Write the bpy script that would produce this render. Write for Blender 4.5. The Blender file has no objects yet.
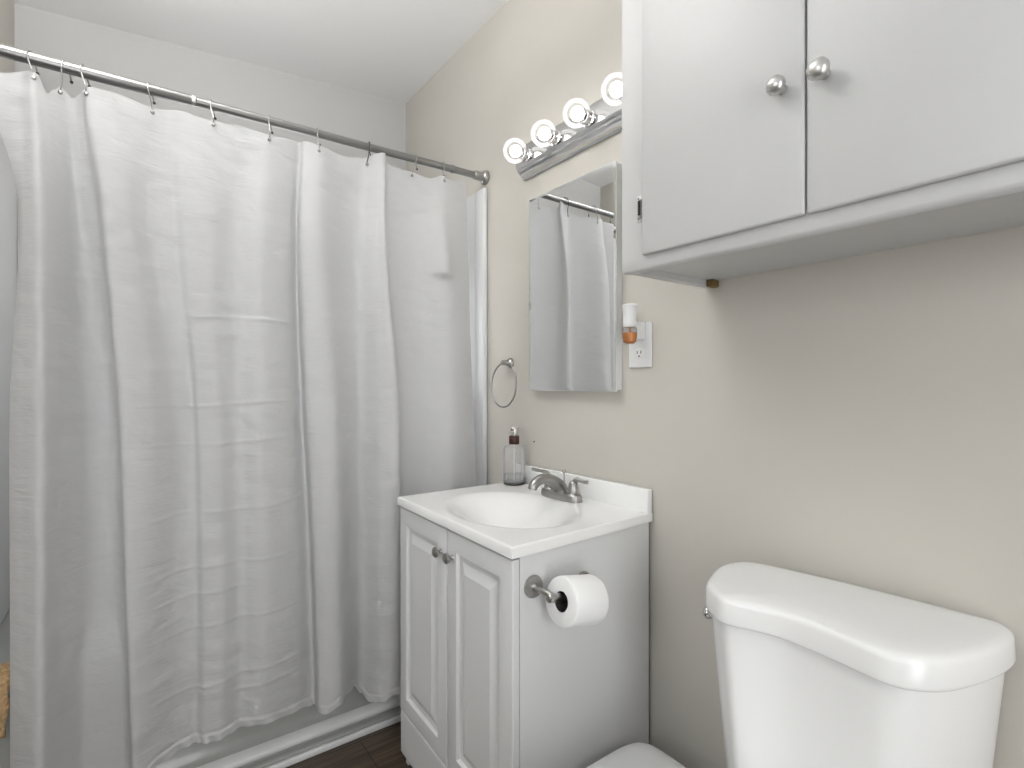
import bpy, bmesh, math, random
from mathutils import Vector, Matrix, noise
random.seed(4)
S = bpy.context.scene
COL = S.collection
PI = math.pi

# ------------------------------------------------------------------ camera
YAW = math.radians(36.1)
cam = bpy.data.cameras.new('camera'); cam.sensor_width = 36.0; cam.sensor_fit = 'HORIZONTAL'
cam.lens = 525 / 1024 * 36; cam.shift_y = (386 - 384) / 1024; cam.clip_start = 0.01
co = bpy.data.objects.new('camera', cam); COL.objects.link(co)
co.location = (0, 0, 1.14); co.rotation_euler = (PI / 2, 0, -YAW)
S.camera = co
# ------------------------------------------------------------------ world, exposure
w = bpy.data.worlds.new('world'); S.world = w; w.use_nodes = True
bg = w.node_tree.nodes['Background']; bg.inputs[0].default_value = (0.80, 0.90, 1.0, 1); bg.inputs[1].default_value = 1.0
S.view_settings.view_transform = 'Standard'; S.view_settings.look = 'None'
S.view_settings.gamma = 1.0; S.view_settings.use_curve_mapping = False
S.view_settings.exposure = 0.0
# ------------------------------------------------------------------ lights
def lamp(name, kind, loc, power, color=(1, 1, 1), rot=(0, 0, 0), **kw):
    l = bpy.data.lights.new(name, kind); l.energy = power; l.color = color
    for k, v in kw.items(): setattr(l, k, v)
    o = bpy.data.objects.new(name, l); COL.objects.link(o); o.location = loc; o.rotation_euler = rot
    return o
# added side fill, set at an unseen window opening in the left wall
lamp('window_daylight', 'AREA', (-1.36, -0.15, 1.55), 8.5, (0.93, 0.97, 1.0), (0, -PI / 2, 0), shape='RECTANGLE', size=0.95, size_y=0.85)
# added frontal fill, set in an unseen doorway behind the camera
lamp('hall_light', 'AREA', (0.05, -1.30, 1.02), 21, (1.0, 0.99, 0.97), (PI / 2, 0, 0), shape='RECTANGLE', size=0.78, size_y=1.98)
# added uplight in an unseen bowl lamp, brightening the ceiling
lamp('bowl_lamp_light', 'AREA', (-0.10, 1.15, 2.14), 24, (1.0, 0.99, 0.97), (PI, 0, 0), shape='DISK', size=0.30)

# ------------------------------------------------------------------ materials
def mat(name, color, rough=0.5, metal=0.0, bump=0.0, bscale=40, var=0.0, vscale=3, coat=0.0, **kw):
    m = bpy.data.materials.new(name); m.use_nodes = True
    nt = m.node_tree; b = nt.nodes['Principled BSDF']
    b.inputs['Base Color'].default_value = (*color, 1); b.inputs['Roughness'].default_value = rough
    b.inputs['Metallic'].default_value = metal; b.inputs['Coat Weight'].default_value = coat
    for k, v in kw.items(): b.inputs[k.replace('_', ' ')].default_value = v
    tc = nt.nodes.new('ShaderNodeTexCoord')
    if bump:
        n = nt.nodes.new('ShaderNodeTexNoise'); n.inputs['Scale'].default_value = bscale; n.inputs['Detail'].default_value = 4
        nt.links.new(tc.outputs['Object'], n.inputs['Vector'])
        bp = nt.nodes.new('ShaderNodeBump'); bp.inputs['Strength'].default_value = bump; bp.inputs['Distance'].default_value = 0.01
        nt.links.new(n.outputs['Fac'], bp.inputs['Height']); nt.links.new(bp.outputs['Normal'], b.inputs['Normal'])
    if var:
        n = nt.nodes.new('ShaderNodeTexNoise'); n.inputs['Scale'].default_value = vscale; n.inputs['Detail'].default_value = 3
        nt.links.new(tc.outputs['Object'], n.inputs['Vector'])
        r = nt.nodes.new('ShaderNodeValToRGB')
        r.color_ramp.elements[0].position = 0.3; r.color_ramp.elements[1].position = 0.7
        r.color_ramp.elements[0].color = (*[c * (1 - var) for c in color], 1)
        r.color_ramp.elements[1].color = (*[min(1, c * (1 + var)) for c in color], 1)
        nt.links.new(n.outputs['Fac'], r.inputs['Fac']); nt.links.new(r.outputs['Color'], b.inputs['Base Color'])
    return m

M = {}
M['wall'] = mat('beige_wall_paint', (0.59, 0.563, 0.512), 0.55, bump=0.10, bscale=9, var=0.025, vscale=2.5)
M['greywall'] = mat('pale_grey_wall_paint', (0.58, 0.577, 0.570), 0.55, bump=0.10, bscale=9, var=0.02, vscale=2.5)
M['ceiling'] = mat('ceiling_paint', (0.91, 0.91, 0.91), 0.8, bump=0.04, bscale=12)
M['cabinet'] = mat('gloss_white_paint', (0.56, 0.56, 0.558), 0.38, bump=0.13, bscale=13, var=0.012, vscale=9)
M['vanity'] = mat('white_laminate', (0.74, 0.745, 0.75), 0.42, bump=0.01, bscale=30)
M['marble'] = mat('cultured_marble', (0.93, 0.93, 0.925), 0.16, coat=0.3)
M['porcelain'] = mat('white_porcelain', (0.89, 0.89, 0.888), 0.22)
M['plastic'] = mat('white_plastic', (0.84, 0.84, 0.84), 0.3)
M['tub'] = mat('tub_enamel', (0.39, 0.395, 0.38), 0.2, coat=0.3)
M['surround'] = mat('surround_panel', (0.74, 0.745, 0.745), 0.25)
M['nickel'] = mat('brushed_nickel', (0.40, 0.392, 0.378), 0.30, 1.0, bump=0.02, bscale=200)
M['satin'] = mat('satin_nickel', (0.62, 0.615, 0.60), 0.36, 1.0)
M['steel'] = mat('rod_steel', (0.30, 0.297, 0.292), 0.34, 1.0)
M['chrome'] = mat('chrome', (0.62, 0.62, 0.62), 0.08, 1.0)
M['darkmetal'] = mat('dark_metal', (0.12, 0.11, 0.10), 0.4, 1.0)
M['mirror'] = mat('mirror_silver', (0.84, 0.85, 0.85), 0.0, 1.0)
M['dark'] = mat('dark_gap', (0.02, 0.018, 0.015), 0.8)
M['brown'] = mat('brown_collar', (0.045, 0.008, 0.004), 0.3)
M['putty'] = mat('old_foam', (0.16, 0.11, 0.04), 0.9, bump=0.6, bscale=120)
M['paper'] = mat('tissue_paper', (0.90, 0.90, 0.90), 0.95, bump=0.12, bscale=45)
M['core'] = mat('dark_roll_core', (0.045, 0.04, 0.04), 0.9)
M['towel'] = mat('tan_terry', (0.50, 0.33, 0.17), 0.95, bump=1.0, bscale=160, var=0.25, vscale=90)
M['white_trim'] = mat('white_trim_paint', (0.78, 0.78, 0.775), 0.35)
M['glasspane'] = mat('window_glass', (0.95, 0.98, 1.0), 0.0, Transmission_Weight=1.0, IOR=1.05)

def clear(name, color, gloss=0.12, rough=0.02, base=0.9):
    m = bpy.data.materials.new(name); m.use_nodes = True; nt = m.node_tree; nt.nodes.clear()
    out = nt.nodes.new('ShaderNodeOutputMaterial'); mx = nt.nodes.new('ShaderNodeMixShader')
    t = nt.nodes.new('ShaderNodeBsdfTransparent'); t.inputs[0].default_value = (*color, 1)
    g = nt.nodes.new('ShaderNodeBsdfPrincipled'); g.inputs['Base Color'].default_value = (base, base, base, 1); g.inputs['Roughness'].default_value = rough
    fr = nt.nodes.new('ShaderNodeFresnel'); fr.inputs[0].default_value = 1.45
    ad = nt.nodes.new('ShaderNodeMath'); ad.operation = 'ADD'; ad.inputs[1].default_value = gloss
    nt.links.new(fr.outputs[0], ad.inputs[0]); nt.links.new(ad.outputs[0], mx.inputs[0])
    nt.links.new(t.outputs[0], mx.inputs[1]); nt.links.new(g.outputs[0], mx.inputs[2]); nt.links.new(mx.outputs[0], out.inputs[0])
    return m
M['clear'] = clear('clear_plastic', (1, 1, 1), 0.08)
M['bulbglass'] = clear('bulb_glass', (1, 1, 1), 0.035, base=0.45)
M['amber'] = mat('amber_oil', (0.85, 0.30, 0.01), 0.1, Transmission_Weight=0.15)
M['water'] = clear('clear_liquid', (0.97, 0.98, 0.98), 0.03)

def emis(name, color, s):
    m = bpy.data.materials.new(name); m.use_nodes = True; nt = m.node_tree; nt.nodes.clear()
    out = nt.nodes.new('ShaderNodeOutputMaterial'); e = nt.nodes.new('ShaderNodeEmission')
    e.inputs[0].default_value = (*color, 1); e.inputs[1].default_value = s; nt.links.new(e.outputs[0], out.inputs[0]); return m
M['filament'] = emis('glowing_bulb_core', (1.0, 0.97, 0.93), 9)
M['daylit'] = emis('daylit_frosted_pane', (0.97, 0.985, 1.0), 3.4)  # added glow that brightens the tub area from behind the curtain

# floor planks
m = bpy.data.materials.new('dark_wood_planks'); m.use_nodes = True; nt = m.node_tree; b = nt.nodes['Principled BSDF']
tc = nt.nodes.new('ShaderNodeTexCoord'); br = nt.nodes.new('ShaderNodeTexBrick')
br.inputs['Color1'].default_value = (0.085, 0.062, 0.045, 1); br.inputs['Color2'].default_value = (0.058, 0.042, 0.031, 1); br.inputs['Mortar'].default_value = (0.015, 0.011, 0.008, 1)
br.inputs['Scale'].default_value = 1.0; br.inputs['Brick Width'].default_value = 1.2; br.inputs['Row Height'].default_value = 0.15; br.inputs['Mortar Size'].default_value = 0.0015
nt.links.new(tc.outputs['Object'], br.inputs['Vector'])
mp = nt.nodes.new('ShaderNodeMapping'); mp.inputs['Scale'].default_value = (3, 60, 1); nt.links.new(tc.outputs['Object'], mp.inputs['Vector'])
nz = nt.nodes.new('ShaderNodeTexNoise'); nz.inputs['Scale'].default_value = 1.5; nz.inputs['Detail'].default_value = 6; nz.inputs['Distortion'].default_value = 0.6
nt.links.new(mp.outputs[0], nz.inputs['Vector'])
rp = nt.nodes.new('ShaderNodeValToRGB'); rp.color_ramp.elements[0].color = (0.45, 0.45, 0.45, 1); rp.color_ramp.elements[1].color = (1.9, 1.85, 1.8, 1)
rp.color_ramp.elements[0].position = 0.3; rp.color_ramp.elements[1].position = 0.72
nt.links.new(nz.outputs['Fac'], rp.inputs['Fac'])
mu = nt.nodes.new('ShaderNodeMix'); mu.data_type = 'RGBA'; mu.blend_type = 'MULTIPLY'; mu.inputs[0].default_value = 1
nt.links.new(br.outputs['Color'], mu.inputs[6]); nt.links.new(rp.outputs['Color'], mu.inputs[7]); nt.links.new(mu.outputs[2], b.inputs['Base Color'])
b.inputs['Roughness'].default_value = 0.35
M['floor'] = m

# curtain fabric: crinkled, slightly translucent weave
m = bpy.data.materials.new('white_crinkled_fabric'); m.use_nodes = True; nt = m.node_tree; b = nt.nodes['Principled BSDF']
b.inputs['Base Color'].default_value = (0.57, 0.57, 0.572, 1); b.inputs['Roughness'].default_value = 0.8; b.inputs['Specular IOR Level'].default_value = 0.25
tc = nt.nodes.new('ShaderNodeTexCoord')
def nz(scale, sc, det, dist=0.0):
    mp = nt.nodes.new('ShaderNodeMapping'); mp.inputs['Scale'].default_value = sc; nt.links.new(tc.outputs['Object'], mp.inputs['Vector'])
    n = nt.nodes.new('ShaderNodeTexNoise'); n.inputs['Scale'].default_value = scale; n.inputs['Detail'].default_value = det; n.inputs['Distortion'].default_value = dist
    nt.links.new(mp.outputs[0], n.inputs['Vector']); return n
n1 = nz(30, (0.5, 0.5, 5.0), 3, 0.5)      # horizontal slubs of the weave
n2 = nz(10, (0.8, 0.8, 1.6), 4, 1.2)      # soft crinkles
bp1 = nt.nodes.new('ShaderNodeBump'); bp1.inputs['Strength'].default_value = 0.30; bp1.inputs['Distance'].default_value = 0.004
bp2 = nt.nodes.new('ShaderNodeBump'); bp2.inputs['Strength'].default_value = 0.36; bp2.inputs['Distance'].default_value = 0.012
nt.links.new(n1.outputs['Fac'], bp1.inputs['Height']); nt.links.new(n2.outputs['Fac'], bp2.inputs['Height'])
nt.links.new(bp2.outputs['Normal'], bp1.inputs['Normal']); nt.links.new(bp1.outputs['Normal'], b.inputs['Normal'])
tr = nt.nodes.new('ShaderNodeBsdfTranslucent'); tr.inputs[0].default_value = (0.85, 0.85, 0.85, 1)
mx = nt.nodes.new('ShaderNodeMixShader'); mx.inputs[0].default_value = 0.16
nt.links.new(b.outputs[0], mx.inputs[1]); nt.links.new(tr.outputs[0], mx.inputs[2]); nt.links.new(mx.outputs[0], nt.nodes['Material Output'].inputs[0])
M['curtain'] = m

# ------------------------------------------------------------------ mesh helpers
def link(name, bm, material, parent=None, smooth=True, loc=None, angle=40):
    bmesh.ops.recalc_face_normals(bm, faces=bm.faces)
    me = bpy.data.meshes.new(name); bm.to_mesh(me); bm.free()
    for p in me.polygons: p.use_smooth = smooth
    if smooth:
        try: me.set_sharp_from_angle(angle=math.radians(angle))
        except Exception: pass
    me.materials.append(material)
    o = bpy.data.objects.new(name, me); COL.objects.link(o)
    if parent: o.parent = parent
    return o
def thing(name, label, cat, group=None, loc=(0, 0, 0)):
    o = bpy.data.objects.new(name, None); COL.objects.link(o); o.location = loc; o.empty_display_size = 0.05
    o['label'] = label; o['category'] = cat
    if group: o['group'] = group
    return o
def reloc(root):
    # parts are modelled in room coordinates; keep them in place under a root that stands at the thing's base
    for ch in root.children: ch.matrix_parent_inverse = Matrix.Translation(-root.location)
def tag(o, label, cat, group=None):
    o['label'] = label; o['category'] = cat
    if group: o['group'] = group
def NB(): return bmesh.new()
def box(bm, x0, x1, y0, y1, z0, z1, bevel=0.0, seg=2, warp=None):
    vs = [bm.verts.new((x, y, z)) for z in (z0, z1) for y in (y0, y1) for x in (x0, x1)]
    fs = [bm.faces.new([vs[i] for i in f]) for f in ((0, 1, 3, 2), (4, 6, 7, 5), (0, 4, 5, 1), (2, 3, 7, 6), (0, 2, 6, 4), (1, 5, 7, 3))]
    if bevel:
        es = list({e for f in fs for e in f.edges})
        bmesh.ops.bevel(bm, geom=es, offset=bevel, segments=seg, profile=0.5, affect='EDGES')
    return bm
def struct(name, bm, m, smooth=False):
    o = link(name, bm, m, smooth=smooth); o['kind'] = 'structure'; return o
def loft(bm, rings, cap0=True, cap1=True, closed=True):
    R = [[bm.verts.new(p) for p in r] for r in rings]
    n = len(R[0])
    for a, c in zip(R, R[1:]):
        for i in range(n if closed else n - 1):
            j = (i + 1) % n
            try: bm.faces.new((a[i], a[j], c[j], c[i]))
            except ValueError: pass
    if cap0: bm.faces.new(R[0][::-1])
    if cap1: bm.faces.new(R[-1])
    return bm
def frame(d):
    d = Vector(d).normalized(); a = Vector((0, 0, 1)) if abs(d.z) < 0.9 else Vector((1, 0, 0))
    u = d.cross(a).normalized(); return u, d.cross(u).normalized()
def lathe(bm, origin, axis, prof, n=32, cap0=True, cap1=True, sx=1.0, sy=1.0):
    # prof: (radius, distance along the axis)
    o = Vector(origin); ax = Vector(axis).normalized(); u, v = frame(ax)
    rings = [[tuple(o + ax * h + (u * math.cos(2 * PI * k / n) * sx + v * math.sin(2 * PI * k / n) * sy) * max(r, 1e-5)) for k in range(n)] for r, h in prof]
    return loft(bm, rings, cap0, cap1)
def tube(bm, pts, r, n=12, closed=False, cap=True):
    P = [Vector(p) for p in pts]; N = len(P); rr = r if isinstance(r, (list, tuple)) else [r] * N
    tang = []
    for i in range(N):
        a = P[(i - 1) % N] if closed or i > 0 else P[i]; c = P[(i + 1) % N] if closed or i < N - 1 else P[i]
        tang.append((c - a).normalized())
    u, _ = frame(tang[0]); rings = []
    for i in range(N):
        t = tang[i]; u = (u - t * u.dot(t)).normalized(); v = t.cross(u)
        rings.append([tuple(P[i] + (u * math.cos(2 * PI * k / n) + v * math.sin(2 * PI * k / n)) * rr[i]) for k in range(n)])
    if closed: rings.append(rings[0]); loft(bm, rings, False, False); bmesh.ops.remove_doubles(bm, verts=bm.verts, dist=1e-6)
    else: loft(bm, rings, cap, cap)
    return bm
def cr(p, s):
    # Catmull-Rom through the tuples in p, at parameter s in 0..len-1
    i = min(int(s), len(p) - 2); t = s - i
    a, b, c, d = p[max(i - 1, 0)], p[i], p[i + 1], p[min(i + 2, len(p) - 1)]
    return tuple(0.5 * (2 * B + (C - A) * t + (2 * A - 5 * B + 4 * C - D) * t * t + (-A + 3 * B - 3 * C + D) * t ** 3) for A, B, C, D in zip(a, b, c, d))
def smooth_path(p, k=8, closed=False):
    if closed:
        q = [p[-1]] + list(p) + [p[0], p[1]]
        return [cr(q, 1 + i / k) for i in range(len(p) * k)]
    return [cr(p, min(i / k, len(p) - 1)) for i in range((len(p) - 1) * k + 1)]
def ball(bm, c, r, seg=20, rings=12, s=(1, 1, 1)):
    mt = Matrix.Translation(c) @ Matrix.Diagonal((s[0], s[1], s[2], 1))
    bmesh.ops.create_uvsphere(bm, u_segments=seg, v_segments=rings, radius=r, matrix=mt)
    return bm

# ------------------------------------------------------------------ the room
W = 1.12; XL = -0.3147; YB = 2.4367; XW = -1.35; YF = -1.25
def cz(x): return 2.554 + (x - W) * 0.0788          # the old ceiling falls a little to the left
bm = NB(); box(bm, XW - 0.1, W + 0.1, YF - 0.1, YB + 0.1, -0.06, 0); struct('floor', bm, M['floor'])
bm = NB(); box(bm, W, W + 0.1, YF - 0.1, YB + 0.1, 0, 2.75); struct('wall_right', bm, M['wall'])
bm = NB(); box(bm, XW - 0.1, W, YB, YB + 0.1, 0, 2.75); struct('wall_back', bm, M['greywall'])
bm = NB(); box(bm, XL - 0.12, XL, 1.66, YB, 0, cz(XL)); struct('wall_left', bm, M['wall'])
bm = NB(); box(bm, XW, XL - 0.12, 1.66, 1.76, 0, 2.62); struct('wall_alcove', bm, M['wall'])
# wall with an added window opening, made for the side fill
bm = NB()
wy0, wy1, wz0, wz1 = -0.6, 0.3, 1.05, 2.05
for a in ((YF, wy0, 0, 2.75), (wy1, 1.66, 0, 2.75), (wy0, wy1, 0, wz0), (wy0, wy1, wz1, 2.75)): box(bm, XW - 0.1, XW, *a)
struct('wall_window_side', bm, M['wall'])
bm = NB()
for a in ((wy0, wy0 + .04, wz0, wz1), (wy1 - .04, wy1, wz0, wz1), (wy0 + .04, wy1 - .04, wz0, wz0 + .04), (wy0 + .04, wy1 - .04, wz1 - .04, wz1), (wy0 + .04, wy1 - .04, 1.53, 1.57)):
    box(bm, XW - 0.08, XW - 0.03, *a)
struct('window_1', bm, M['white_trim'])  # frame of the added window, never in view
# wall behind the camera, with a doorway added for the frontal fill
bm = NB()
for a in ((XW, -0.35, 0, 2.75), (0.45, W, 0, 2.75), (-0.35, 0.45, 2.03, 2.75)): box(bm, a[0], a[1], YF - 0.1, YF, a[2], a[3])
struct('wall_front', bm, M['wall'])
bm = NB()
for a in ((-0.35, -0.31, 0, 2.03), (0.41, 0.45, 0, 2.03), (-0.31, 0.41, 1.99, 2.03)): box(bm, a[0], a[1], YF - 0.1, YF + 0.01, a[2], a[3])
struct('door_1', bm, M['white_trim'])  # frame of the added doorway, never in view
bm = NB()
x0, x1 = XW - 0.1, W + 0.1
vs = [bm.verts.new(p) for p in ((x0, YF - .1, cz(x0)), (x1, YF - .1, cz(x1)), (x1, YB + .1, cz(x1)), (x0, YB + .1, cz(x0)))]
vt = [bm.verts.new((v.co.x, v.co.y, 2.8)) for v in vs]
bm.faces.new(vs); bm.faces.new(vt[::-1])
for i in range(4): bm.faces.new((vs[i], vt[i], vt[(i + 1) % 4], vs[(i + 1) % 4]))
struct('ceiling', bm, M['ceiling'])
bm = NB(); box(bm, W - 0.012, W, YF, 0.86, 0, 0.09, 0.003); struct('baseboard_right', bm, M['white_trim'])
bm = NB(); box(bm, XL + .001, W - .001, 1.662, 1.6755, 0, 0.021, 0.005, 3); struct('trim_1', bm, M['white_trim'], True)
bm = NB(); box(bm, XW, XL, 1.648, 1.66, 0, 0.09, 0.003); struct('baseboard_left', bm, M['white_trim'])
# added bowl lamp above the frame, there to brighten the room
LX, LY = -0.10, 1.15
t = thing('ceiling_lamp', 'shallow nickel bowl lamp hanging under the ceiling', 'ceiling lamp', loc=(LX, LY, cz(LX)))
bm = NB(); lathe(bm, (LX, LY, 2.07), (0, 0, 1), [(.001, 0), (.08, .008), (.15, .035), (.185, .075), (.180, .075), (.145, .040), (.08, .014), (.001, .006)], 48, False, False); link('bowl', bm, M['plastic'], t)
bm = NB(); tube(bm, [(LX, LY, 2.072), (LX, LY, cz(LX) + .003)], .005, 12); lathe(bm, (LX, LY, cz(LX) + .004), (0, 0, -1), [(.055, 0), (.055, .015), (.03, .025)], 32); link('stem', bm, M['nickel'], t)
reloc(t)

# ------------------------------------------------------------------ bathtub, surround
tub = thing('bathtub', 'grey-white alcove bathtub behind the shower curtain with ridged foot', 'bathtub', loc=(0.4, 2.05, 0))
prof = [(1.675, 0.0), (1.675, 0.024), (1.678, 0.028), (1.690, 0.032), (1.692, 0.044), (1.686, 0.050), (1.676, 0.055), (1.674, 0.062), (1.680, 0.072), (1.698, 0.084), (1.712, 0.11),
        (1.716, 0.20), (1.709, 0.32), (1.693, 0.385), (1.682, 0.40), (1.680, 0.418), (1.688, 0.430), (1.702, 0.433), (1.75, 0.432)]
bm = NB()
loft(bm, [[(x, y, z) for y, z in prof] for x in (XL + .002, 0.1, 0.7, W - .002)], False, False, closed=False)
FOOT = [(1.688, .046), (1.672, .050), (1.668, .055), (1.668, .064), (1.672, .070), (1.690, .080), (1.704, .084)]
bf = NB(); loft(bf, [[(x, y, z) for y, z in FOOT] for x in (XL + .002, W - .002)], False, False, closed=False); link('foot_strip', bf, M['white_trim'], tub)
# rim and basin
def rr_ring(cx, cy, hx, hy, z, p=4, n=48):
    out = []
    for k in range(n):
        a = 2 * PI * k / n; c, s = math.cos(a), math.sin(a)
        out.append((cx + hx * math.copysign(abs(c) ** (2 / p), c), cy + hy * math.copysign(abs(s) ** (2 / p), s), z))
    return out
cxm = (XL + W) / 2
outer = [bm.verts.new((x, y, 0.432)) for x, y in ((XL + .002, 1.75), (W - .002, 1.75), (W - .002, YB - .002), (XL + .002, YB - .002))]
rings = [rr_ring(cxm, 2.085, 0.64, 0.29, 0.432, 5), rr_ring(cxm, 2.085, 0.625, 0.275, 0.415, 5), rr_ring(cxm, 2.085, 0.56, 0.24, 0.12, 4), rr_ring(cxm, 2.085, 0.48, 0.18, 0.08, 4)]
R = [[bm.verts.new(p) for p in r] for r in rings]
for a, c in zip(R, R[1:]):
    for i in range(48): bm.faces.new((a[i], a[(i + 1) % 48], c[(i + 1) % 48], c[i]))
bm.faces.new(R[-1])
for q, (i0, corner) in enumerate(((36, 1), (0, 2), (12, 3), (24, 0))):
    for i in range(i0, i0 + 12): bm.faces.new((R[0][i % 48], R[0][(i + 1) % 48], outer[corner]))
    bm.faces.new((R[0][(i0) % 48], outer[corner], outer[(corner - 1) % 4]))
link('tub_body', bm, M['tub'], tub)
reloc(tub)

ST = 1.905
# added glowing window over the bathtub, hidden behind the curtain to brighten it
bm = NB()
for a in ((.20, .25, 1.05, 1.75), (.75, .80, 1.05, 1.75), (.25, .75, 1.05, 1.10), (.25, .75, 1.70, 1.75)): box(bm, a[0], a[1], YB - .030, YB - .0085, a[2], a[3], .003)
box(bm, .19, .81, YB - .036, YB - .0085, 1.035, 1.05, .003)
wn = struct('window_2', bm, M['white_trim'])
bm = NB(); box(bm, .25, .75, YB - .018, YB - .012, 1.10, 1.70); link('pane', bm, M['daylit'], wn, smooth=False)
sur = thing('tub_surround', 'glossy white wall panels around the bathtub, seen beside the curtain', 'tub surround', loc=(0.4, YB, 0.436))
bm = NB(); box(bm, W - 0.008, W - 0.0005, 1.76, YB - 0.001, 0.436, ST); link('side_panel', bm, M['surround'], sur)
bm = NB(); box(bm, XL + 0.0005, XL + 0.008, 1.745, YB - 0.001, 0.436, ST + 0.03); link('side_panel', bm, M['surround'], sur)
bm = NB(); box(bm, XL + 0.009, W - 0.009, YB - 0.008, YB - 0.0005, 0.436, ST - 0.03); link('back_panel', bm, M['surround'], sur)
bm = NB(); box(bm, W - 0.020, W - 0.0005, 1.692, 1.758, 0.436, ST, 0.007, 3); link('edge_trim', bm, M['surround'], sur)
reloc(sur)

# ------------------------------------------------------------------ shower rod
RY = 1.7073
def rz(x): return 1.948 - (W - x) * 0.0130
rod = thing('shower_rod', 'long steel tension rod carrying the white shower curtain', 'curtain rod', loc=(W, RY, rz(W)))
bm = NB(); lathe(bm, (XL + 0.01, RY, rz(XL)), (1, 0, 0.0130), [(0.0145, 0), (0.0145, 0.455), (0.0138, 0.457)], 28); link('outer_tube', bm, M['steel'], rod)
bm = NB(); lathe(bm, (0.1433, RY, rz(0.1433)), (1, 0, 0.0130), [(0.0125, 0), (0.0125, W - 0.1433 - 0.012)], 28); link('inner_tube', bm, M['steel'], rod)
bm = NB(); lathe(bm, (0.140, RY, rz(0.14)), (1, 0, 0.0130), [(0.0149, 0), (0.0152, 0.002), (0.0152, 0.008), (0.0135, 0.010)], 28); link('joint_ring', bm, M['satin'], rod)
bm = NB(); lathe(bm, (0.965, RY, rz(0.965)), (1, 0, 0.0130), [(0.0142, 0), (0.0150, 0.002), (0.0150, 0.007), (0.0142, 0.009)], 28); link('joint_ring', bm, M['steel'], rod)
bm = NB(); lathe(bm, (W - 0.001, RY, rz(W)), (-1, 0, 0), [(0.027, 0), (0.028, 0.006), (0.024, 0.016), (0.0175, 0.020), (0.0175, 0.050), (0.0155, 0.054), (0.0135, 0.056)], 32); link('end_flange', bm, M['nickel'], rod)
bm = NB(); lathe(bm, (XL + 0.001, RY, rz(XL)), (1, 0, 0), [(0.027, 0), (0.028, 0.006), (0.024, 0.016), (0.0175, 0.020), (0.0175, 0.040), (0.0155, 0.043)], 32); link('end_flange', bm, M['nickel'], rod)
reloc(rod)

# ------------------------------------------------------------------ shower curtain
LV = [
 (1.90, [(-0.285,1.705),(-0.213,1.698),(-0.186,1.691),(-0.164,1.7015),(-0.135,1.712),(-0.114,1.7138),(-0.1,1.705),(-0.085,1.6875),(-0.023,1.6893),(0.045,1.6998),(0.085,1.7015),(0.126,1.6927),(0.191,1.691),(0.26,1.6998),(0.335,1.6945),(0.399,1.7033),(0.43,1.7103),(0.44,1.6927),(0.485,1.6893),(0.562,1.705),(0.627,1.7085),(0.671,1.6963),(0.697,1.691),(0.716,1.7015),(0.806,1.705),(0.924,1.6945),(1.026,1.7015)]),
 (1.60, [(-0.215,1.7),(-0.201,1.684),(-0.171,1.668),(-0.141,1.692),(-0.116,1.716),(-0.097,1.72),(-0.068,1.7),(-0.051,1.66),(-0.002,1.664),(0.045,1.688),(0.094,1.692),(0.125,1.672),(0.181,1.668),(0.248,1.688),(0.315,1.676),(0.391,1.696),(0.421,1.712),(0.423,1.672),(0.471,1.664),(0.561,1.7),(0.62,1.708),(0.664,1.68),(0.687,1.668),(0.715,1.692),(0.816,1.7),(0.922,1.676),(1.029,1.692)]),
 (1.10, [(-0.225,1.68),(-0.202,1.66),(-0.165,1.64),(-0.132,1.67),(-0.09,1.7),(-0.044,1.705),(-0.025,1.68),(-0.018,1.63),(0.043,1.635),(0.099,1.665),(0.136,1.67),(0.155,1.645),(0.195,1.64),(0.247,1.665),(0.31,1.65),(0.392,1.675),(0.432,1.695),(0.434,1.645),(0.499,1.635),(0.577,1.68),(0.624,1.69),(0.665,1.655),(0.711,1.64),(0.756,1.67),(0.845,1.68),(0.928,1.65),(1.033,1.67)]),
 (0.60, [(-0.22,1.643),(-0.197,1.623),(-0.161,1.603),(-0.129,1.633),(-0.082,1.663),(-0.035,1.668),(-0.009,1.643),(-0.004,1.593),(0.042,1.598),(0.103,1.628),(0.142,1.633),(0.163,1.608),(0.202,1.603),(0.249,1.628),(0.303,1.613),(0.398,1.638),(0.446,1.658),(0.447,1.608),(0.503,1.598),(0.571,1.643),(0.613,1.653),(0.653,1.618),(0.702,1.603),(0.74,1.633),(0.826,1.643),(0.908,1.613),(1.036,1.633)]),
 (0.16, [(-0.219,1.635),(-0.196,1.617),(-0.161,1.599),(-0.128,1.626),(-0.082,1.653),(-0.023,1.6575),(0.002,1.635),(0.008,1.59),(0.042,1.5945),(0.103,1.6215),(0.142,1.626),(0.162,1.6035),(0.202,1.599),(0.248,1.6215),(0.302,1.608),(0.399,1.6305),(0.455,1.6485),(0.457,1.6035),(0.508,1.5945),(0.571,1.635),(0.61,1.644),(0.651,1.6125),(0.707,1.599),(0.744,1.626),(0.822,1.635),(0.905,1.608),(1.04,1.626)])]
HEM_T = [(-0.29,1.872),(-0.25,1.874),(-0.19,1.889),(-0.178,1.887),(-0.1635,1.852),(-0.1506,1.869),(-0.1376,1.8835),(-0.115,1.866),(-0.1,1.876),(-0.08,1.8855),(-0.02,1.889),(0.05,1.884),(0.124,1.894),(0.148,1.887),(0.214,1.8885),(0.26,1.8965),(0.336,1.8885),(0.43,1.8985),(0.479,1.892),(0.556,1.889),(0.624,1.90),(0.690,1.925),(0.699,1.925),(0.704,1.90),(0.754,1.895),(0.807,1.8947),(0.867,1.8843),(0.923,1.904),(0.944,1.895),(1.03,1.907)]
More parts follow.
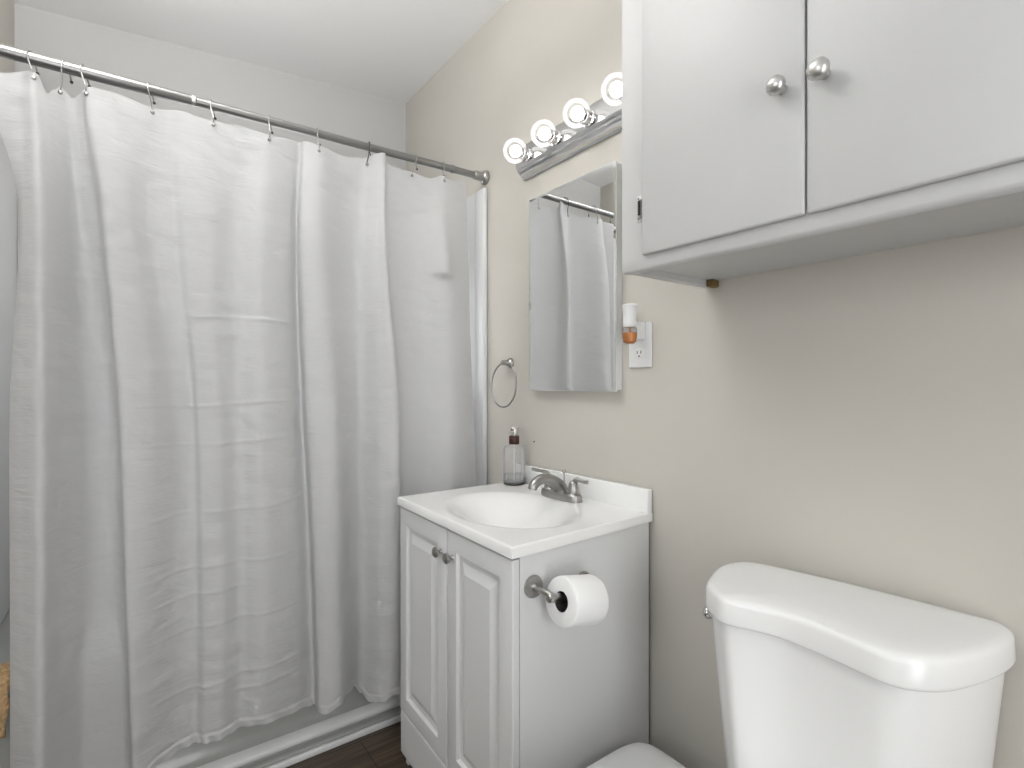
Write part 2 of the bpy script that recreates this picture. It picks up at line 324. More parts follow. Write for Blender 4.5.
HEM_B = [(-0.25,0.16),(0.0,0.160),(0.06,0.186),(0.156,0.193),(0.28,0.196),(0.40,0.182),(0.45,0.170),(0.476,0.172),(0.51,0.188),(0.538,0.192),(0.575,0.188),(0.605,0.150),(0.623,0.126),(0.643,0.130),(0.69,0.15),(0.74,0.16),(1.05,0.17)]
def lerp(tab, x):
    if x <= tab[0][0]: return tab[0][1]
    for (a, va), (b_, vb) in zip(tab, tab[1:]):
        if x <= b_:
            t_ = (x - a) / (b_ - a); t_ = t_ * t_ * (3 - 2 * t_); return va + (vb - va) * t_
    return tab[-1][1]
CREASE = [(1.33, 0.12, 0.45), (1.09, 0.0, 0.42), (0.985, 0.02, 0.40), (0.80, 0.02, 0.46), (0.655, 0.0, 0.40), (0.585, 0.02, 0.28), (0.50, 0.03, 0.43), (0.345, 0.02, 0.43), (0.30, 0.2, 0.44)]
SUB = 9; NK = len(LV[0][1]); ncol = (NK - 1) * SUB + 1; nrow = 460
cols = [[cr(p, min(i / SUB, NK - 1)) for i in range(ncol)] for _, p in LV]
lz = [z for z, _ in LV]; FOLD = [(v,) for v in (1, 1, 1.1, 1.1, 1.2, 1.15, 1, 1, .95, .8, .7, .65, .7, .8, 1, 1, .85, .9, 1.05, 1.1, 1.25, 1.1, 1.1, 1, 1, 1.1, 1)]; BASE = [(1.705,), (1.70,), (1.68,), (1.641,), (1.633,)]
bm = NB(); grid = []
for j in range(nrow + 1):
    f = j / nrow; row = []
    for i in range(ncol):
        xt = cols[0][i][0]; xb = cols[-1][i][0]
        zt = lerp(HEM_T, xt); zb = lerp(HEM_B, xb)
        z = zt + (zb - zt) * f
        zz = min(max(z, lz[-1]), lz[0])
        k = 0
        while k < 3 and zz < lz[k + 1]: k += 1
        s = k + (lz[k] - zz) / (lz[k] - lz[k + 1])
        x, y = cr([c[i] for c in cols], min(s, 4))
        yb_ = cr(BASE, min(s, 4))[0]; y = yb_ + (y - yb_) * 1.45 * cr(FOLD, min(i / SUB, NK - 1))[0]
        # small creases left by the packaging, drooping wrinkles, stiff ruffled hem
        a = 0.0
        for cz_, xa, xb_ in CREASE:
            zc = cz_ + 0.004 * math.sin(x * 19 + cz_ * 7) + 0.02 * (x - 0.2)
            if xa < x < xb_: a += 0.0019 * math.exp(-((z - zc) / 0.0040) ** 2) * min(1, (x - xa) / 0.05, (xb_ - x) / 0.05)
        a += 0.004 * noise.noise((x * 7, y * 7, z * 2.2)) * min(1, max(0, (1.9 - z) * 3))
        a += 0.0022 * noise.noise((x * 22 + 3, y * 9, z * 30)) + 0.0032 * max(0, noise.noise((x * 26 + z * 6, 5, z * 5.0)) - 0.12) * (1 if z < 1.5 else .4)
        # pocket of cloth folded over below the last hooks
        px = math.exp(-((x - 0.90) / 0.035) ** 2); zc = 1.53 + 0.15 * abs(x - 0.90)
        a += 0.026 * px * max(0.0, min(1.0, (1.80 - z) / 0.22)) * (1 / (1 + math.exp(-(z - zc) / 0.0035)))
        hb = z - zb
        if hb < 0.022: a += 0.0025 + 0.0035 * math.sin(i * 0.9 + hb * 60) * (1 - hb / 0.022)
        elif hb < 0.026: a -= 0.001
        y -= a
        lim = 1.666 + max(0.0, z - 0.46) * 0.22
        if z < 0.9 and y > lim - 0.012:      # the cloth lies against the tub
            y = lim - 0.012 + 0.012 * math.tanh((y - lim + 0.012) / 0.012)
        row.append(bm.verts.new((x, y, z)))
    grid.append(row)
for j in range(nrow):
    for i in range(ncol - 1): bm.faces.new((grid[j][i], grid[j + 1][i], grid[j + 1][i + 1], grid[j][i + 1]))
cur = link('shower_curtain', bm, M['curtain'], angle=180)
tag(cur, 'long white crinkled fabric shower curtain hanging outside the bathtub', 'shower curtain')

# hooks: (hole x, hole z, rod x)
HK = [(-0.184,1.873,-0.193),(-0.137,1.864,-0.129),(-0.086,1.866,-0.094),(0.05,1.868,0.043),(0.191,1.872,0.188),(0.337,1.873,0.34),(0.479,1.874,0.481),(0.64,1.879,0.651),(0.803,1.880,0.822),(0.926,1.886,0.931)]
ORD = ['first', 'second', 'third', 'fourth', 'fifth', 'sixth', 'seventh', 'eighth', 'ninth', 'last']
EXTRA = ['leftmost, tilted over the rumpled corner of the curtain', 'leaning right, over the dip in the curtain edge', 'above the dark fold', 'alone over the wide flat panel', 'just right of the rod joint', 'above the middle panel', 'above the narrow valley', 'darker, beside the sharp vertical fold', 'its ball half hidden in the cloth', 'nearest the wall flange']
def cur_y(x):
    best = min(cols[0], key=lambda p: abs(p[0] - x)); return best[1]
for k, (hx, hz, rx) in enumerate(HK):
    zr = rz(rx); yh = cur_y(hx) - 0.007
    t = thing('curtain_hook', '%s curtain hook from the left, %s' % (ORD[k], EXTRA[k]), 'curtain hook', 'metal hooks along the shower rod', loc=(rx, RY, zr + 0.0165))
    rr = 0.0165
    pts = [(rx + 0.012, RY + 0.014, zr - 0.026), (rx + 0.008, RY + rr, zr - 0.008)]
    for q in range(7):
        a = math.radians(q * 30); pts.append((rx + 0.004 - 0.008 * q / 6, RY + rr * math.cos(a), zr + rr * math.sin(a)))
    pts += [(rx * .75 + hx * .25 - 0.003, RY - rr - 0.001, zr - 0.016), (rx * .35 + hx * .65, yh - 0.003, zr * .35 + hz * .65), (hx, yh - 0.001, hz + 0.006)]
    bm = NB(); tube(bm, smooth_path(pts, 6), 0.0016, 8); link('hook_wire', bm, M['nickel'] if k != 7 else M['darkmetal'], t)
    bm = NB(); ball(bm, (hx, yh - 0.002, hz), 0.0052, 14, 9, (1, .8, 1)); link('front_ball', bm, M['nickel'], t)
    bm = NB(); ball(bm, (rx + 0.012, RY + 0.014, zr - 0.027), 0.0038, 12, 8); link('back_ball', bm, M['darkmetal'], t)
    reloc(t)

# tan towel at the far left, over the tub rim
bm = NB(); n = 26; prof = [(1.655, 0.345), (1.652, 0.40), (1.655, 0.445), (1.664, 0.458), (1.69, 0.468), (1.725, 0.466), (1.752, 0.455), (1.765, 0.438)]
sp = smooth_path(prof, 5)
ring0 = []
for i in range(n + 1):
    x = XL + 0.012 + 0.074 * i / n
    ring0.append([(x + 0.003 * noise.noise((z * 30, i, 1)), y - 0.010 * math.sin(PI * i / n) - 0.004 * noise.noise((x * 60, y * 40, z * 40)) , z + 0.004 * noise.noise((x * 50, y * 50, 3)) - (0.008 if i in (0, n) else 0)) for y, z in sp])
loft(bm, ring0, False, False, closed=False)
tw = link('washcloth', bm, M['towel'])
sm = tw.modifiers.new('thick', 'SOLIDIFY'); sm.thickness = 0.012; sm.offset = 1
tag(tw, 'tan fuzzy terry cloth at the left end of the bathtub rim, left of the curtain', 'towel')

# ------------------------------------------------------------------ vanity
def V(a, b_, z):
    return (0.636 + 0.0162 * (b_ / .607) * (1 - a / .483) + a, 0.872 + 0.0295 * (a / .483) * (1 - b_ / .607) + 0.006 * (a / .483) * (b_ / .607) + b_, z)
def warp(bm):
    for v in bm.verts: v.co = Vector(V(*v.co))
    return bm
van = thing('vanity_cabinet', 'white two-door bathroom vanity cabinet with raised panels, under the white sink top', 'vanity cabinet', loc=V(.24, .3, 0))
CT = 0.807; CB = 0.783; BD = 0.472
bm = NB()
box(bm, 0.026, BD, 0.006, 0.022, 0.0, CB - 0.001, 0.001)                  # near side
box(bm, 0.026, BD, 0.585, 0.601, 0.0, CB - 0.001, 0.001)                  # far side
box(bm, 0.026, BD, 0.022, 0.585, 0.060, 0.076)                    # bottom board
box(bm, BD - 0.006, BD, 0.022, 0.585, 0.076, CB - 0.002)          # back board
box(bm, 0.060, 0.075, 0.022, 0.585, 0.0, 0.060)                   # toe board
link('body', warp(bm), M['vanity'], van, smooth=False)
def nested(bm, a_front, b0, b1, z0, z1, prof, thick):
    # prof: (inset, recess) rectangles from the outer edge of the front inwards
    rings = [[(a_front + thick, b0, z0), (a_front + thick, b1, z0), (a_front + thick, b1, z1), (a_front + thick, b0, z1)]]
    for ins, d in prof:
        rings.append([(a_front + d, b0 + ins, z0 + ins), (a_front + d, b1 - ins, z0 + ins), (a_front + d, b1 - ins, z1 - ins), (a_front + d, b0 + ins, z1 - ins)])
    return loft(bm, rings)
DP = [(0.0, 0.003), (0.0015, 0.0008), (0.004, 0.0), (0.048, 0.0), (0.0495, 0.0050), (0.052, 0.0085), (0.058, 0.0095), (0.066, 0.0095), (0.088, 0.0010), (0.089, 0.0005)]
for (b0, b1), kb in (((0.007, 0.2978), 0.268), ((0.3022, 0.601), 0.327)):
    bm = NB(); nested(bm, 0.006, b0, b1, 0.172, CB - 0.006, DP, 0.018)
    d = link('door', warp(bm), M['vanity'], van, angle=18)
    bm = NB(); lathe(bm, V(0.006, kb, 0.715), (-1, 0, 0), [(0.0065, 0), (0.0055, 0.003), (0.0042, 0.008), (0.0045, 0.011), (0.011, 0.0135), (0.0135, 0.017), (0.0128, 0.0215), (0.008, 0.025), (0.001, 0.0262)], 24)
    link('knob', bm, M['nickel'], d)
bm = NB(); nested(bm, 0.006, 0.007, 0.601, 0.042, 0.168, [(0.0, 0.004), (0.003, 0.0015), (0.012, 0.0), (0.014, 0.0)], 0.018)
link('base_panel', warp(bm), M['vanity'], van, angle=18)
reloc(van)
for d in van.children: pass

# sink top: one moulded sheet with an oval basin
top = thing('sink_top', 'white cultured marble sink top with oval basin and backsplash, on the vanity cabinet', 'sink', loc=V(.24, .3, CB))
bm = NB(); NA, NBb = 110, 140
ca, cb, ra, rb = 0.205, 0.285, 0.160, 0.208
def hgt(a, b_):
    r = math.hypot((a - ca) / ra, (b_ - cb) / rb)
    t_ = max(0.0, min(1.0, (1.12 - r) / 1.05)); e = t_ * t_ * (3 - 2 * t_)
    h = -0.105 * (e ** .92)
    return CT + h
A = [0.0] + [0.003 + (0.477) * i / NA for i in range(NA + 1)]
B = [0.0] + [0.003 + (0.601) * i / NBb for i in range(NBb + 1)] + [0.607]
G = []
for i, a in enumerate(A):
    G.append([bm.verts.new((a, b_, hgt(a, b_) - (0.003 if (i == 0 or j == 0 or j == len(B) - 1) else 0))) for j, b_ in enumerate(B)])
for i in range(len(A) - 1):
    for j in range(len(B) - 1): bm.faces.new((G[i][j], G[i + 1][j], G[i + 1][j + 1], G[i][j + 1]))
rim = [G[i][0] for i in range(len(A))] + [G[-1][j] for j in range(1, len(B))] + [G[i][-1] for i in range(len(A) - 2, -1, -1)] + [G[0][j] for j in range(len(B) - 2, 0, -1)]
low = [bm.verts.new((v.co.x, v.co.y, CB)) for v in rim]
for i in range(len(rim)): j = (i + 1) % len(rim); bm.faces.new((rim[i], low[i], low[j], rim[j]))
link('counter', warp(bm), M['marble'], top, angle=50)
bm = NB(); box(bm, 0.460, 0.480, 0.0, 0.606, CT - 0.002, 0.868, 0.003, 3); link('backsplash', warp(bm), M['marble'], top)
bm = NB(); lathe(bm, V(ca, cb, CT - 0.1047), (0, 0, 1), [(0.023, 0), (0.023, 0.002), (0.018, 0.003), (0.017, 0.001), (0.001, 0.001)], 28); link('drain', bm, M['chrome'], top)
reloc(top)

# faucet (local frame: +x towards the basin is world -x)
fx, fy, fz = 1.037, 1.175, CT
fa = thing('faucet', 'brushed nickel two-handle centerset faucet behind the basin', 'faucet', loc=(fx, fy, fz))
bm = NB()
def stad(hx, hy, z, n=40):
    return [(fx + hx * math.copysign(abs(math.cos(a)) ** 0.8, math.cos(a)), fy + hy * math.copysign(abs(math.sin(a)) ** 0.55, math.sin(a)), fz + z) for a in (2 * PI * k / n for k in range(n))]
loft(bm, [stad(.026, .080, 0), stad(.0265, .081, .004), stad(.026, .080, .016), stad(.0235, .0765, .021), stad(.020, .072, .0225)])
link('base', bm, M['nickel'], fa)
bm = NB()
pts = [(fx + 0.004, fy, fz + .012), (fx - 0.004, fy, fz + .034), (fx - 0.026, fy, fz + .051), (fx - 0.050, fy, fz + .062), (fx - 0.074, fy, fz + .064), (fx - 0.093, fy, fz + .058), (fx - 0.105, fy, fz + .047), (fx - 0.108, fy, fz + .038)]
rad = [.021, .020, .0175, .0155, .0145, .0140, .0135, .0130]
sp = smooth_path([p + (r,) for p, r in zip(pts, rad)], 6)
tube(bm, [p[:3] for p in sp], [p[3] for p in sp], 20)
link('spout', bm, M['nickel'], fa)
for s in (-1, 1):
    bm = NB(); hy = fy + s * 0.052
    lathe(bm, (fx + 0.002, hy, fz + .018), (0, 0, 1), [(.0215, 0), (.0215, .003), (.0195, .005), (.0175, .018), (.0135, .032), (.0105, .038), (.007, .041), (.001, .042)], 28)
    h = link('handle', bm, M['nickel'], fa)
    bm = NB()
    lp = [(fx + 0.002, hy, fz + .052), (fx - 0.004, hy + s * 0.008, fz + .066), (fx - 0.018, hy + s * 0.014, fz + .073), (fx - 0.036, hy + s * 0.020, fz + .077), (fx - 0.048, hy + s * 0.024, fz + .081)]
    if s < 0: lp = [(fx + 0.002, hy, fz + .052), (fx + 0.003, hy - 0.010, fz + .062), (fx + 0.006, hy - 0.024, fz + .062), (fx + 0.008, hy - 0.040, fz + .060), (fx + 0.009, hy - 0.050, fz + .060)]
    sp = smooth_path([p + (r,) for p, r in zip(lp, (.008, .0072, .0055, .0052, .0058))], 5)
    tube(bm, [p[:3] for p in sp], [p[3] for p in sp], 14); link('lever', bm, M['nickel'], h)
bm = NB(); lathe(bm, (fx + 0.012, fy - .001, fz + .014), (0, 0, 1), [(.0025, 0), (.0022, .050), (.0022, .058), (.0055, .060), (.0058, .066), (.0035, .0695), (.001, .070)], 16); link('lift_rod', bm, M['nickel'], fa)
reloc(fa)

# soap bottle
bx, by = 1.057, 1.437
so = thing('soap_bottle', 'clear round soap pump bottle with brown collar at the back of the sink top', 'soap bottle', loc=(bx, by, CT))
bm = NB(); lathe(bm, (bx, by, CT + .001), (0, 0, 1), [(.0345, 0.006), (.0365, .010), (.0365, .118), (.0340, .126), (.022, .131), (.0155, .134), (.0155, .137)], 36, False, False); link('bottle_body', bm, M['clear'], so)
bm = NB(); lathe(bm, (bx, by, CT + .001), (0, 0, 1), [(.034, 0), (.0365, .002), (.0365, .006), (.030, .0065)], 36); link('bottle_foot', bm, M['darkmetal'], so)
bm = NB(); lathe(bm, (bx, by, CT + .001), (0, 0, 1), [(.0345, .010), (.0345, .034)], 32); link('liquid', bm, M['water'], so)
bm = NB(); lathe(bm, (bx, by, CT + .012), (0, 0, 1), [(.0022, 0), (.0022, .12)], 10); link('dip_tube', bm, M['plastic'], so)
bm = NB(); lathe(bm, (bx, by, CT + .001), (0, 0, 1), [(.0165, .135), (.0175, .137), (.0175, .161), (.0160, .163), (.005, .1635)], 28); link('collar', bm, M['brown'], so)
bm = NB(); lathe(bm, (bx, by, CT + .001), (0, 0, 1), [(.0055, .163), (.0055, .171), (.0150, .173), (.0155, .176), (.0155, .189), (.0135, .192), (.002, .193)], 24)
tube(bm, [(bx, by, CT + .184), (bx - 0.018, by - 0.010, CT + .184), (bx - 0.026, by - 0.014, CT + .179)], [.006, .005, .004], 12); link('pump_head', bm, M['satin'], so)
reloc(so)

# toilet paper holder and roll on the vanity side
def Yv(x): return 0.872 + 0.0295 * (x - 0.636) / .483 + 0.006
tp = thing('toilet_paper_holder', 'brushed nickel two-post paper holder on the side of the vanity cabinet', 'paper holder', loc=(0.70, Yv(0.70), 0.712))
ax0, ax1 = (0.697, 0.712), (0.852, 0.685)
for x, z in (ax0, ax1):
    bm = NB(); lathe(bm, (x, Yv(x) - 0.001, z), (0, -1, 0), [(.024, 0), (.0245, .003), (.0225, .007), (.010, .009), (.0075, .012), (.0065, .020), (.0065, .066), (.004, .070), (.001, .071)], 28)
    link('post', bm, M['nickel'], tp)
bm = NB(); lathe(bm, (ax0[0] - 0.014, 0.814, ax0[1] - .001), (ax1[0] - ax0[0], 0, ax1[1] - ax0[1]), [(.006, 0), (.009, .003), (.009, .032), (.007, .035), (.0065, .040), (.0065, .142), (.009, .145), (.009, .166), (.006, .168)], 24)
link('roller', bm, M['nickel'], tp)
reloc(tp)
ro = thing('toilet_paper_roll', 'white toilet paper roll on the nickel holder beside the vanity', 'toilet paper', loc=(0.78, 0.812, 0.65))
d = Vector((ax1[0] - ax0[0], 0, ax1[1] - ax0[1])).normalized(); o0 = Vector((0.716, 0.812, 0.697))
bm = NB(); L = 0.092
lathe(bm, o0, d, [(.0205, 0.001), (.046, 0), (.0492, .002), (.0505, .006), (.0505, L - .006), (.0492, L - .002), (.046, L), (.0205, L - .001), (.0205, 0.001)], 64, False, False)
link('paper', bm, M['paper'], ro)
bm = NB(); lathe(bm, o0, d, [(.0200, 0.002), (.0203, .002), (.0203, L - .002), (.0200, L - .002)], 40, False, False); link('core', bm, M['core'], ro)
reloc(ro)

# ------------------------------------------------------------------ medicine cabinet
mc = thing('medicine_cabinet', 'tall frameless mirrored medicine cabinet above the sink', 'mirror cabinet', loc=(W, 1.2, 1.1245))
my0, my1, mz0, mz1 = 1.0056, 1.3974, 1.1245, 1.767
bm = NB(); box(bm, 1.0965, W - 0.0005, my0 + .004, my1 - .004, mz0 + .004, mz1 - .004, 0.001); link('body', bm, M['white_trim'], mc)
bm = NB(); box(bm, 1.0915, 1.0955, my0, my1, mz0, mz1, 0.0015); link('mirror_backing', bm, M['white_trim'], mc)
bm = NB()
rings = [[(1.0912, my0 + i, mz0 + i), (1.0912 - dd, my1 - i, mz0 + i), (1.0912 - dd, my1 - i, mz1 - i), (1.0912 - dd, my0 + i, mz1 - i)] for i, dd in ((0.001, 0.0), (0.001, 0.0008), (0.009, 0.0014))]
rings = [[(1.0912 - dd, y, z) for _, y, z in r] for r, dd in zip(rings, (0.0, 0.0008, 0.0014))]
loft(bm, rings); link('mirror_glass', bm, M['mirror'], mc, smooth=False)
bm = NB(); box(bm, 1.0890, 1.0908, my1 - .010, my1 + .001, 1.395, 1.420, 0.0006); link('mirror_clip', bm, M['clear'], mc)
reloc(mc)

# ------------------------------------------------------------------ vanity light bar
vl = thing('vanity_light', 'chrome light bar with four clear glowing globe bulbs above the mirror', 'wall light', loc=(W, 1.18, 1.917))
bm = NB(); zc = 1.917
sec = [(0, -.060), (.006, -.060), (.010, -.055), (.022, -.050), (.024, -.044), (.030, -.040), (.032, -.034), (.037, -.030), (.040, -.024), (.040, .024), (.037, .030), (.032, .034), (.030, .040), (.024, .044), (.022, .050), (.010, .055), (.006, .060), (0, .060)]
def bar_ring(y, kx, kz): return [(W - 0.0005 - x * kx, y, zc + z * kz) for x, z in sec]
loft(bm, [bar_ring(0.870, .3, .72), bar_ring(0.886, 1, .97), bar_ring(0.892, 1, 1), bar_ring(1.452, 1, 1), bar_ring(1.458, 1, .97), bar_ring(1.4735, .3, .72)])
link('bar', bm, M['chrome'], vl, angle=12)
for by_ in (1.396, 1.248, 1.1005, 0.950):
    bm = NB(); lathe(bm, (W - .040, by_, zc), (-1, 0, 0), [(.024, 0), (.0245, .004), (.019, .006), (.0185, .020), (.0175, .022), (.0165, .022), (.0165, .006)], 28, True, False); sck = link('socket', bm, M['chrome'], vl)
    bm = NB(); c0 = 1.030
    pr = [(.0130, 1.062 - c0)]
    for q in range(3, 25):
        a = PI * q / 24; pr.append((.0395 * math.sin(a) if q > 2 else .013, .0395 * math.cos(a)))
    pr = [(.0130, .052), (.0135, .046), (.0165, .0385)] + [(.0395 * math.sin(PI * q / 24), .0395 * math.cos(PI * q / 24)) for q in range(4, 24)] + [(.0006, -.0395)]
    lathe(bm, (c0, by_, zc), (1, 0, 0), pr, 36, False, True); bl = link('bulb', bm, M['bulbglass'], vl)
    bm = NB(); ball(bm, (c0 + .003, by_, zc), .0195, 20, 14); link('glowing_core', bm, M['filament'], bl)
reloc(vl)

# ------------------------------------------------------------------ towel ring
trg = thing('towel_ring', 'brushed nickel towel ring on the wall left of the mirror', 'towel ring', loc=(W, 1.5421, 1.2235))
bm = NB(); lathe(bm, (W - .0005, 1.5421, 1.2235), (-1, 0, 0), [(.018, 0), (.0185, .004), (.015, .010), (.010, .014), (.0085, .030), (.0095, .036), (.007, .041), (.001, .042)], 28); link('mount', bm, M['nickel'], trg)
bm = NB(); pts = [(1.085 + 0.004 * math.cos(a), 1.5395 + 0.077 * math.sin(a), 1.1435 + 0.079 * math.cos(a)) for a in (2 * PI * k / 64 for k in range(64))]
tube(bm, pts, .0033, 12, closed=True); link('ring', bm, M['nickel'], trg)
reloc(trg)

# nail in the wall
bm = NB(); lathe(bm, (W - .0002, 1.405, 0.950), (-1, 0, 0), [(.0022, 0), (.003, .003), (.001, .0045)], 12); nl = link('nail', bm, M['darkmetal'])
tag(nl, 'tiny dark nail head in the wall above the faucet', 'nail')

# ------------------------------------------------------------------ outlet and air freshener
ol = thing('wall_outlet', 'white duplex wall outlet right of the mirror cabinet', 'outlet', loc=(W, .9425, 1.19))
oy0, oy1, oz0, oz1 = .9036, .9816, 1.190, 1.3110; oc = (oy0 + oy1) / 2
bm = NB(); box(bm, W - .006, W - .0004, oy0, oy1, oz0, oz1, .003, 3); link('cover_plate', bm, M['plastic'], ol)
for zc_ in (1.228, 1.274):
    bm = NB(); pts = []
    rings = [[(W - d_, oc + .0165 * s_ * math.copysign(abs(math.cos(a)) ** .6, math.cos(a)), zc_ + .0145 * s_ * math.copysign(abs(math.sin(a)) ** .8, math.sin(a))) for a in (2 * PI * k / 32 for k in range(32))] for d_, s_ in ((.006, 1), (.0078, 1), (.0082, .95))]
    loft(bm, rings); rc = link('receptacle', bm, M['plastic'], ol)
    bm = NB()
    for dy, hh in ((-.0062, .0042), (.0062, .0035)): box(bm, W - .0086, W - .0080, oc + dy - .0011, oc + dy + .0011, zc_ + .003 - hh, zc_ + .003 + hh)
    lathe(bm, (W - .0080, oc, zc_ - .0075), (-1, 0, 0), [(.0024, 0), (.0024, .0006)], 12)
    link('slots', bm, M['dark'], rc)
bm = NB(); lathe(bm, (W - .006, oc, 1.201), (-1, 0, 0), [(.003, 0), (.0026, .001), (.0008, .0013)], 14); link('screw', bm, M['plastic'], ol)
reloc(ol)
ay = .9300; axx = 1.060
af = thing('air_freshener', 'white plug-in air freshener with amber oil bottle in the wall outlet', 'air freshener', loc=(W - .008, ay, 1.26))
bm = NB()
def ov(hx, hy, z, cx=axx): return [(cx + hx * math.cos(a), ay + hy * math.sin(a), z) for a in (2 * PI * k / 32 for k in range(32))]
loft(bm, [ov(.015, .016, 1.294), ov(.017, .018, 1.300), ov(.017, .0185, 1.325), ov(.019, .020, 1.338), ov(.021, .0225, 1.350), ov(.018, .0195, 1.3535), ov(.008, .009, 1.3545)])
box(bm, axx + .008, W - .0085, ay - .010, ay + .014, 1.264, 1.312, .003)
link('plug_body', bm, M['plastic'], af)
bm = NB(); loft(bm, [ov(.016, .0165, 1.2935), ov(.018, .019, 1.289), ov(.0185, .0195, 1.270), ov(.016, .017, 1.256), ov(.010, .011, 1.250)][::-1]); link('oil_bottle', bm, M['water'], af)
bm = NB(); loft(bm, [ov(.009, .010, 1.2515), ov(.0158, .0168, 1.2565), ov(.0182, .0192, 1.270), ov(.0180, .0190, 1.279)]); link('amber_oil', bm, M['amber'], af)
bm = NB(); lathe(bm, (axx, ay, 1.256), (0, 0, 1), [(.003, 0), (.003, .042)], 10); link('wick', bm, M['towel'], af)
reloc(af)

# ------------------------------------------------------------------ wall cabinet over the toilet
wc = thing('wall_cabinet', 'large white painted two-door wall cabinet above the toilet', 'wall cabinet', loc=(W, 0.38, 1.375))
XC = 0.8251; Y1 = 0.7447; Y0 = -0.01; Z0 = 1.3735; Z1 = 2.50
bm = NB()
box(bm, XC + .018, W - .0005, Y1 - .018, Y1, Z0 + .0005, Z1, .001)          # left side
box(bm, XC + .018, W - .0005, Y0, Y0 + .018, Z0, Z1)                # right side
box(bm, XC + .018, W - .0005, Y0 + .018, Y1 - .018, Z0 + .015, Z0 + .030)  # bottom
box(bm, XC + .018, W - .0005, Y0 + .018, Y1 - .018, Z1 - .018, Z1)  # top
link('body', bm, M['cabinet'], wc, smooth=False)
# face frame with openings; the lower rail hangs a little below the bottom board, its edge rounded
bm = NB()
dzb = 1.398
for a in ((Y1 - .056, Y1), (Y0, Y0 + .05), (.366, .384)): box(bm, XC, XC + .018, a[0], a[1], 1.408, Z1)
box(bm, XC, XC + .018, Y0 + .05, Y1 - .056, Z1 - .1, Z1)
rail = [(XC, 1.408), (XC, Z0 + .002), (XC + .002, Z0 - .004), (XC + .006, Z0 - .008), (XC + .012, Z0 - .009), (XC + .024, Z0 - .004), (XC + .034, Z0 + .006), (XC + .036, Z0 + .0155), (XC + .018, Z0 + .0155), (XC + .018, 1.408)]
rings = []
for y, k in ((Y0, 1), (0.10, 1), (0.45, .75), (0.66, .45), (Y1 - .012, .25), (Y1, .2)):
    rings.append([(x, y, z if z > Z0 else Z0 - (Z0 - z) * k) for x, z in rail])
loft(bm, rings); link('face_frame', bm, M['cabinet'], wc, angle=35)
bm = NB(); box(bm, XC + .0185, XC + .030, .30, .45, 1.41, Z1 - .02); link('inner_stop', bm, M['dark'], wc)  # dark sheet standing in for the shade behind the door gap
for nm, ya, yb, za, ky, kz, sc in (('l', .3768, .6855, 1.397, .4085, 1.597, .88), ('r', .0500, .3738, 1.3965, .3480, 1.592, .94)):
    bm = NB(); box(bm, XC - .0105, XC - .0005, ya, yb, za, Z1 - .06, .0045, 3)
    d_ = link('door', bm, M['cabinet'], wc, angle=30)
    bm = NB(); lathe(bm, (XC - .0105, ky, kz), (-1, 0, 0), [(.0085 * sc, 0), (.008 * sc, .003), (.0062 * sc, .007), (.0066 * sc, .011), (.0135 * sc, .0145), (.0165 * sc, .019), (.0160 * sc, .0245), (.0115 * sc, .0295), (.005 * sc, .032), (.0006, .0326)], 32)
    link('knob', bm, M['satin'], d_)
bm = NB()
lathe(bm, (XC - .004, .6945, 1.474), (0, 0, 1), [(.0015, 0), (.0034, .002), (.0034, .036), (.0015, .038)], 12)
box(bm, XC - .0015, XC - .0001, .690, .704, 1.468, 1.520, .0005)
link('hinge', bm, M['cabinet'], wc)
bm = NB(); box(bm, XC - .0085, XC - .0035, .6915, .6965, 1.4785, 1.5080, .0008)
lathe(bm, (XC - .0004, .7000, 1.4735), (-1, 0, 0), [(.0022, 0), (.0016, .0016)], 8); lathe(bm, (XC - .0004, .7000, 1.5145), (-1, 0, 0), [(.0022, 0), (.0016, .0016)], 8)
link('hinge_slot', bm, M['dark'], wc)
bm = NB(); box(bm, W - .028, W - .002, Y1 - .020 - .016, Y1 - .019, Z0 - .002, Z0 + .0145, .002); link('corner_block', bm, M['putty'], wc)
reloc(wc)

# ------------------------------------------------------------------ toilet
to = thing('toilet', 'white porcelain toilet with a large curved-front tank against the beige wall', 'toilet', loc=(.80, .41, 0))
O = [(.851, .550), (.842, .530), (.846, .508), (.858, .478), (.868, .440), (.868, .400), (.864, .360), (.858, .322), (.855, .285), (.866, .256), (.900, .228), (.962, .206), (1.023, .194), (1.080, .192), (1.106, .204), (1.1145, .226), (1.112, .30), (1.104, .42), (1.093, .50), (1.078, .575), (1.060, .610), (1.030, .626), (.985, .628), (.927, .609), (.880, .586)]
O = smooth_path(O, 5, closed=True)
tcx, tcy = 0.985, 0.41
def oring(ins, z, k=1.0, dx=0.0):
    out = []; n = len(O)
    for i in range(n):
        p = O[i]; a = O[(i - 1) % n]; c = O[(i + 1) % n]
        tx, ty = c[0] - a[0], c[1] - a[1]; l = math.hypot(tx, ty) or 1
        nx, ny = -ty / l, tx / l
        if nx * (tcx - p[0]) + ny * (tcy - p[1]) < 0: nx, ny = -nx, -ny
        out.append((tcx + (p[0] + nx * ins - tcx) * k + dx, tcy + (p[1] + ny * ins - tcy) * k, z))
    return out
lidr = [oring(.012, .722), oring(.003, .722), oring(.0005, .7245), oring(.0, .728), oring(.001, .757), oring(.0025, .7625), oring(.006, .7665), oring(.011, .7690), oring(.0145, .7700), oring(.0145, .7720, .93), oring(.0145, .7735, .8), oring(.0145, .7745, .5), oring(.0145, .775, .15)]
bm = NB(); loft(bm, lidr); link('tank_lid', bm, M['porcelain'], to, angle=60)
bm = NB(); loft(bm, [oring(.03, .365, .84, .004), oring(.016, .372, .85, .004), oring(.012, .385, .86, .004), oring(.010, .56, .93, .002), oring(.009, .70, .985), oring(.009, .724, .99)]); link('tank', bm, M['porcelain'], to, angle=60)
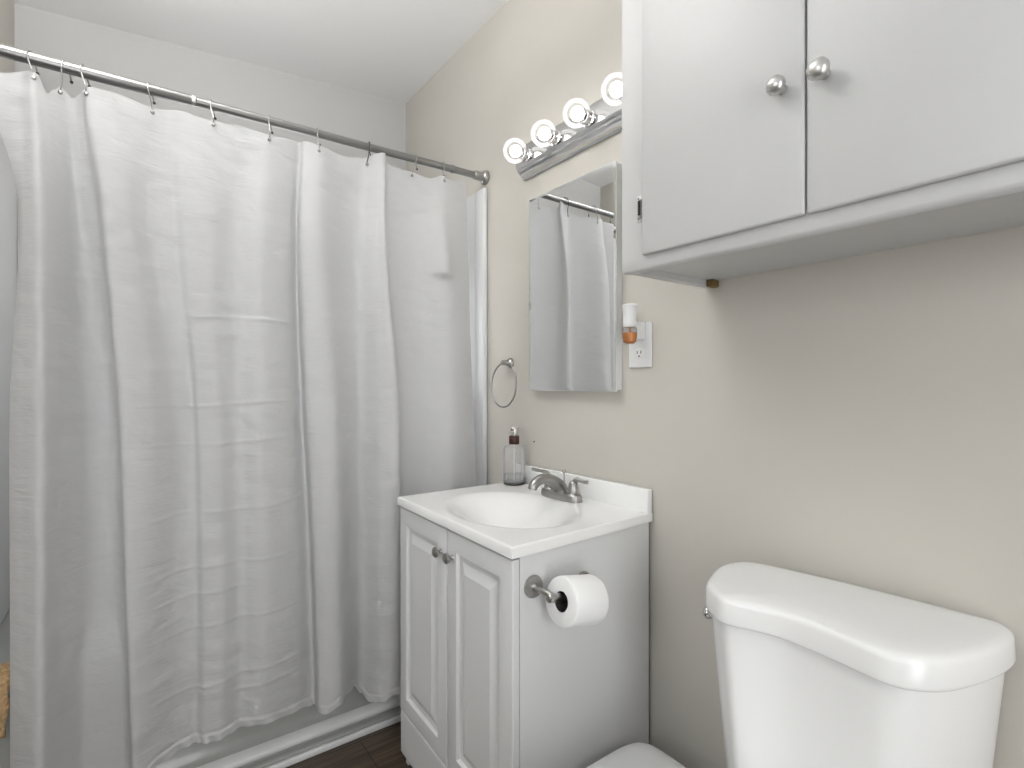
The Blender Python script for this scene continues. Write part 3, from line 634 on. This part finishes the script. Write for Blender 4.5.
bm = NB(); ball(bm, (.930, .613, .690), .0125, 18, 12, (1, .8, 1)); tube(bm, [(.925, .590, .690), (.930, .612, .690)], .007, 12); link('flush_lever', bm, M['chrome'], to)
def ell(cx, hx, hy, z, n=40, cy=.41): return [(cx + hx * math.cos(2 * PI * k / n), cy + hy * math.sin(2 * PI * k / n), z) for k in range(n)]
bm = NB(); loft(bm, [ell(.72, .22, .115, .0), ell(.72, .22, .115, .04), ell(.72, .20, .10, .14), ell(.68, .23, .14, .28), ell(.63, .235, .178, .37), ell(.63, .238, .182, .395)])
box(bm, .76, 1.05, .29, .53, .30, .364, .02, 3); link('bowl', bm, M['porcelain'], to)
bm = NB(); loft(bm, [ell(.63, .235, .182, .397), ell(.63, .240, .186, .402), ell(.63, .240, .186, .412), ell(.63, .236, .182, .416)]); link('seat', bm, M['plastic'], to)
bm = NB(); loft(bm, [ell(.63, .236, .182, .417), ell(.63, .240, .186, .422), ell(.63, .236, .182, .432), ell(.63, .20, .15, .437)]); link('seat_lid', bm, M['plastic'], to)
bm = NB(); tube(bm, smooth_path([(1.09, .63, .16), (1.055, .635, .20), (1.035, .60, .28), (1.03, .574, .345)], 8), .005, 10)
lathe(bm, (1.03, .572, .34), (0, 0, 1), [(.014, 0), (.016, .004), (.016, .02), (.012, .026)], 10); link('supply_hose', bm, M['darkmetal'], to)
reloc(to)

# ------------------------------------------------------------------ waste bin between toilet and vanity
wb = thing('waste_bin', 'white lidded waste bin with rounded corners between the toilet and the vanity', 'waste bin', loc=(.865, .745, 0))
def sq(hx, hy, z, p=4.2, n=64, cx=.865, cy=.745):
    out = []
    for k in range(n):
        a = 2 * PI * k / n; c, s = math.cos(a), math.sin(a)
        out.append((cx + hx * math.copysign(abs(c) ** (2 / p), c), cy + hy * math.copysign(abs(s) ** (2 / p), s), z))
    return out
bm = NB(); loft(bm, [sq(.105, .075, .0), sq(.110, .080, .004), sq(.125, .090, .26), sq(.125, .090, .268)]); link('bin_body', bm, M['plastic'], wb)
bm = NB(); loft(bm, [sq(.130, .096, .266), sq(.1345, .100, .270), sq(.1345, .100, .288), sq(.131, .0965, .296), sq(.124, .090, .300), sq(.10, .07, .3035), sq(.04, .03, .305)]); link('bin_lid', bm, M['plastic'], wb)
reloc(wb)
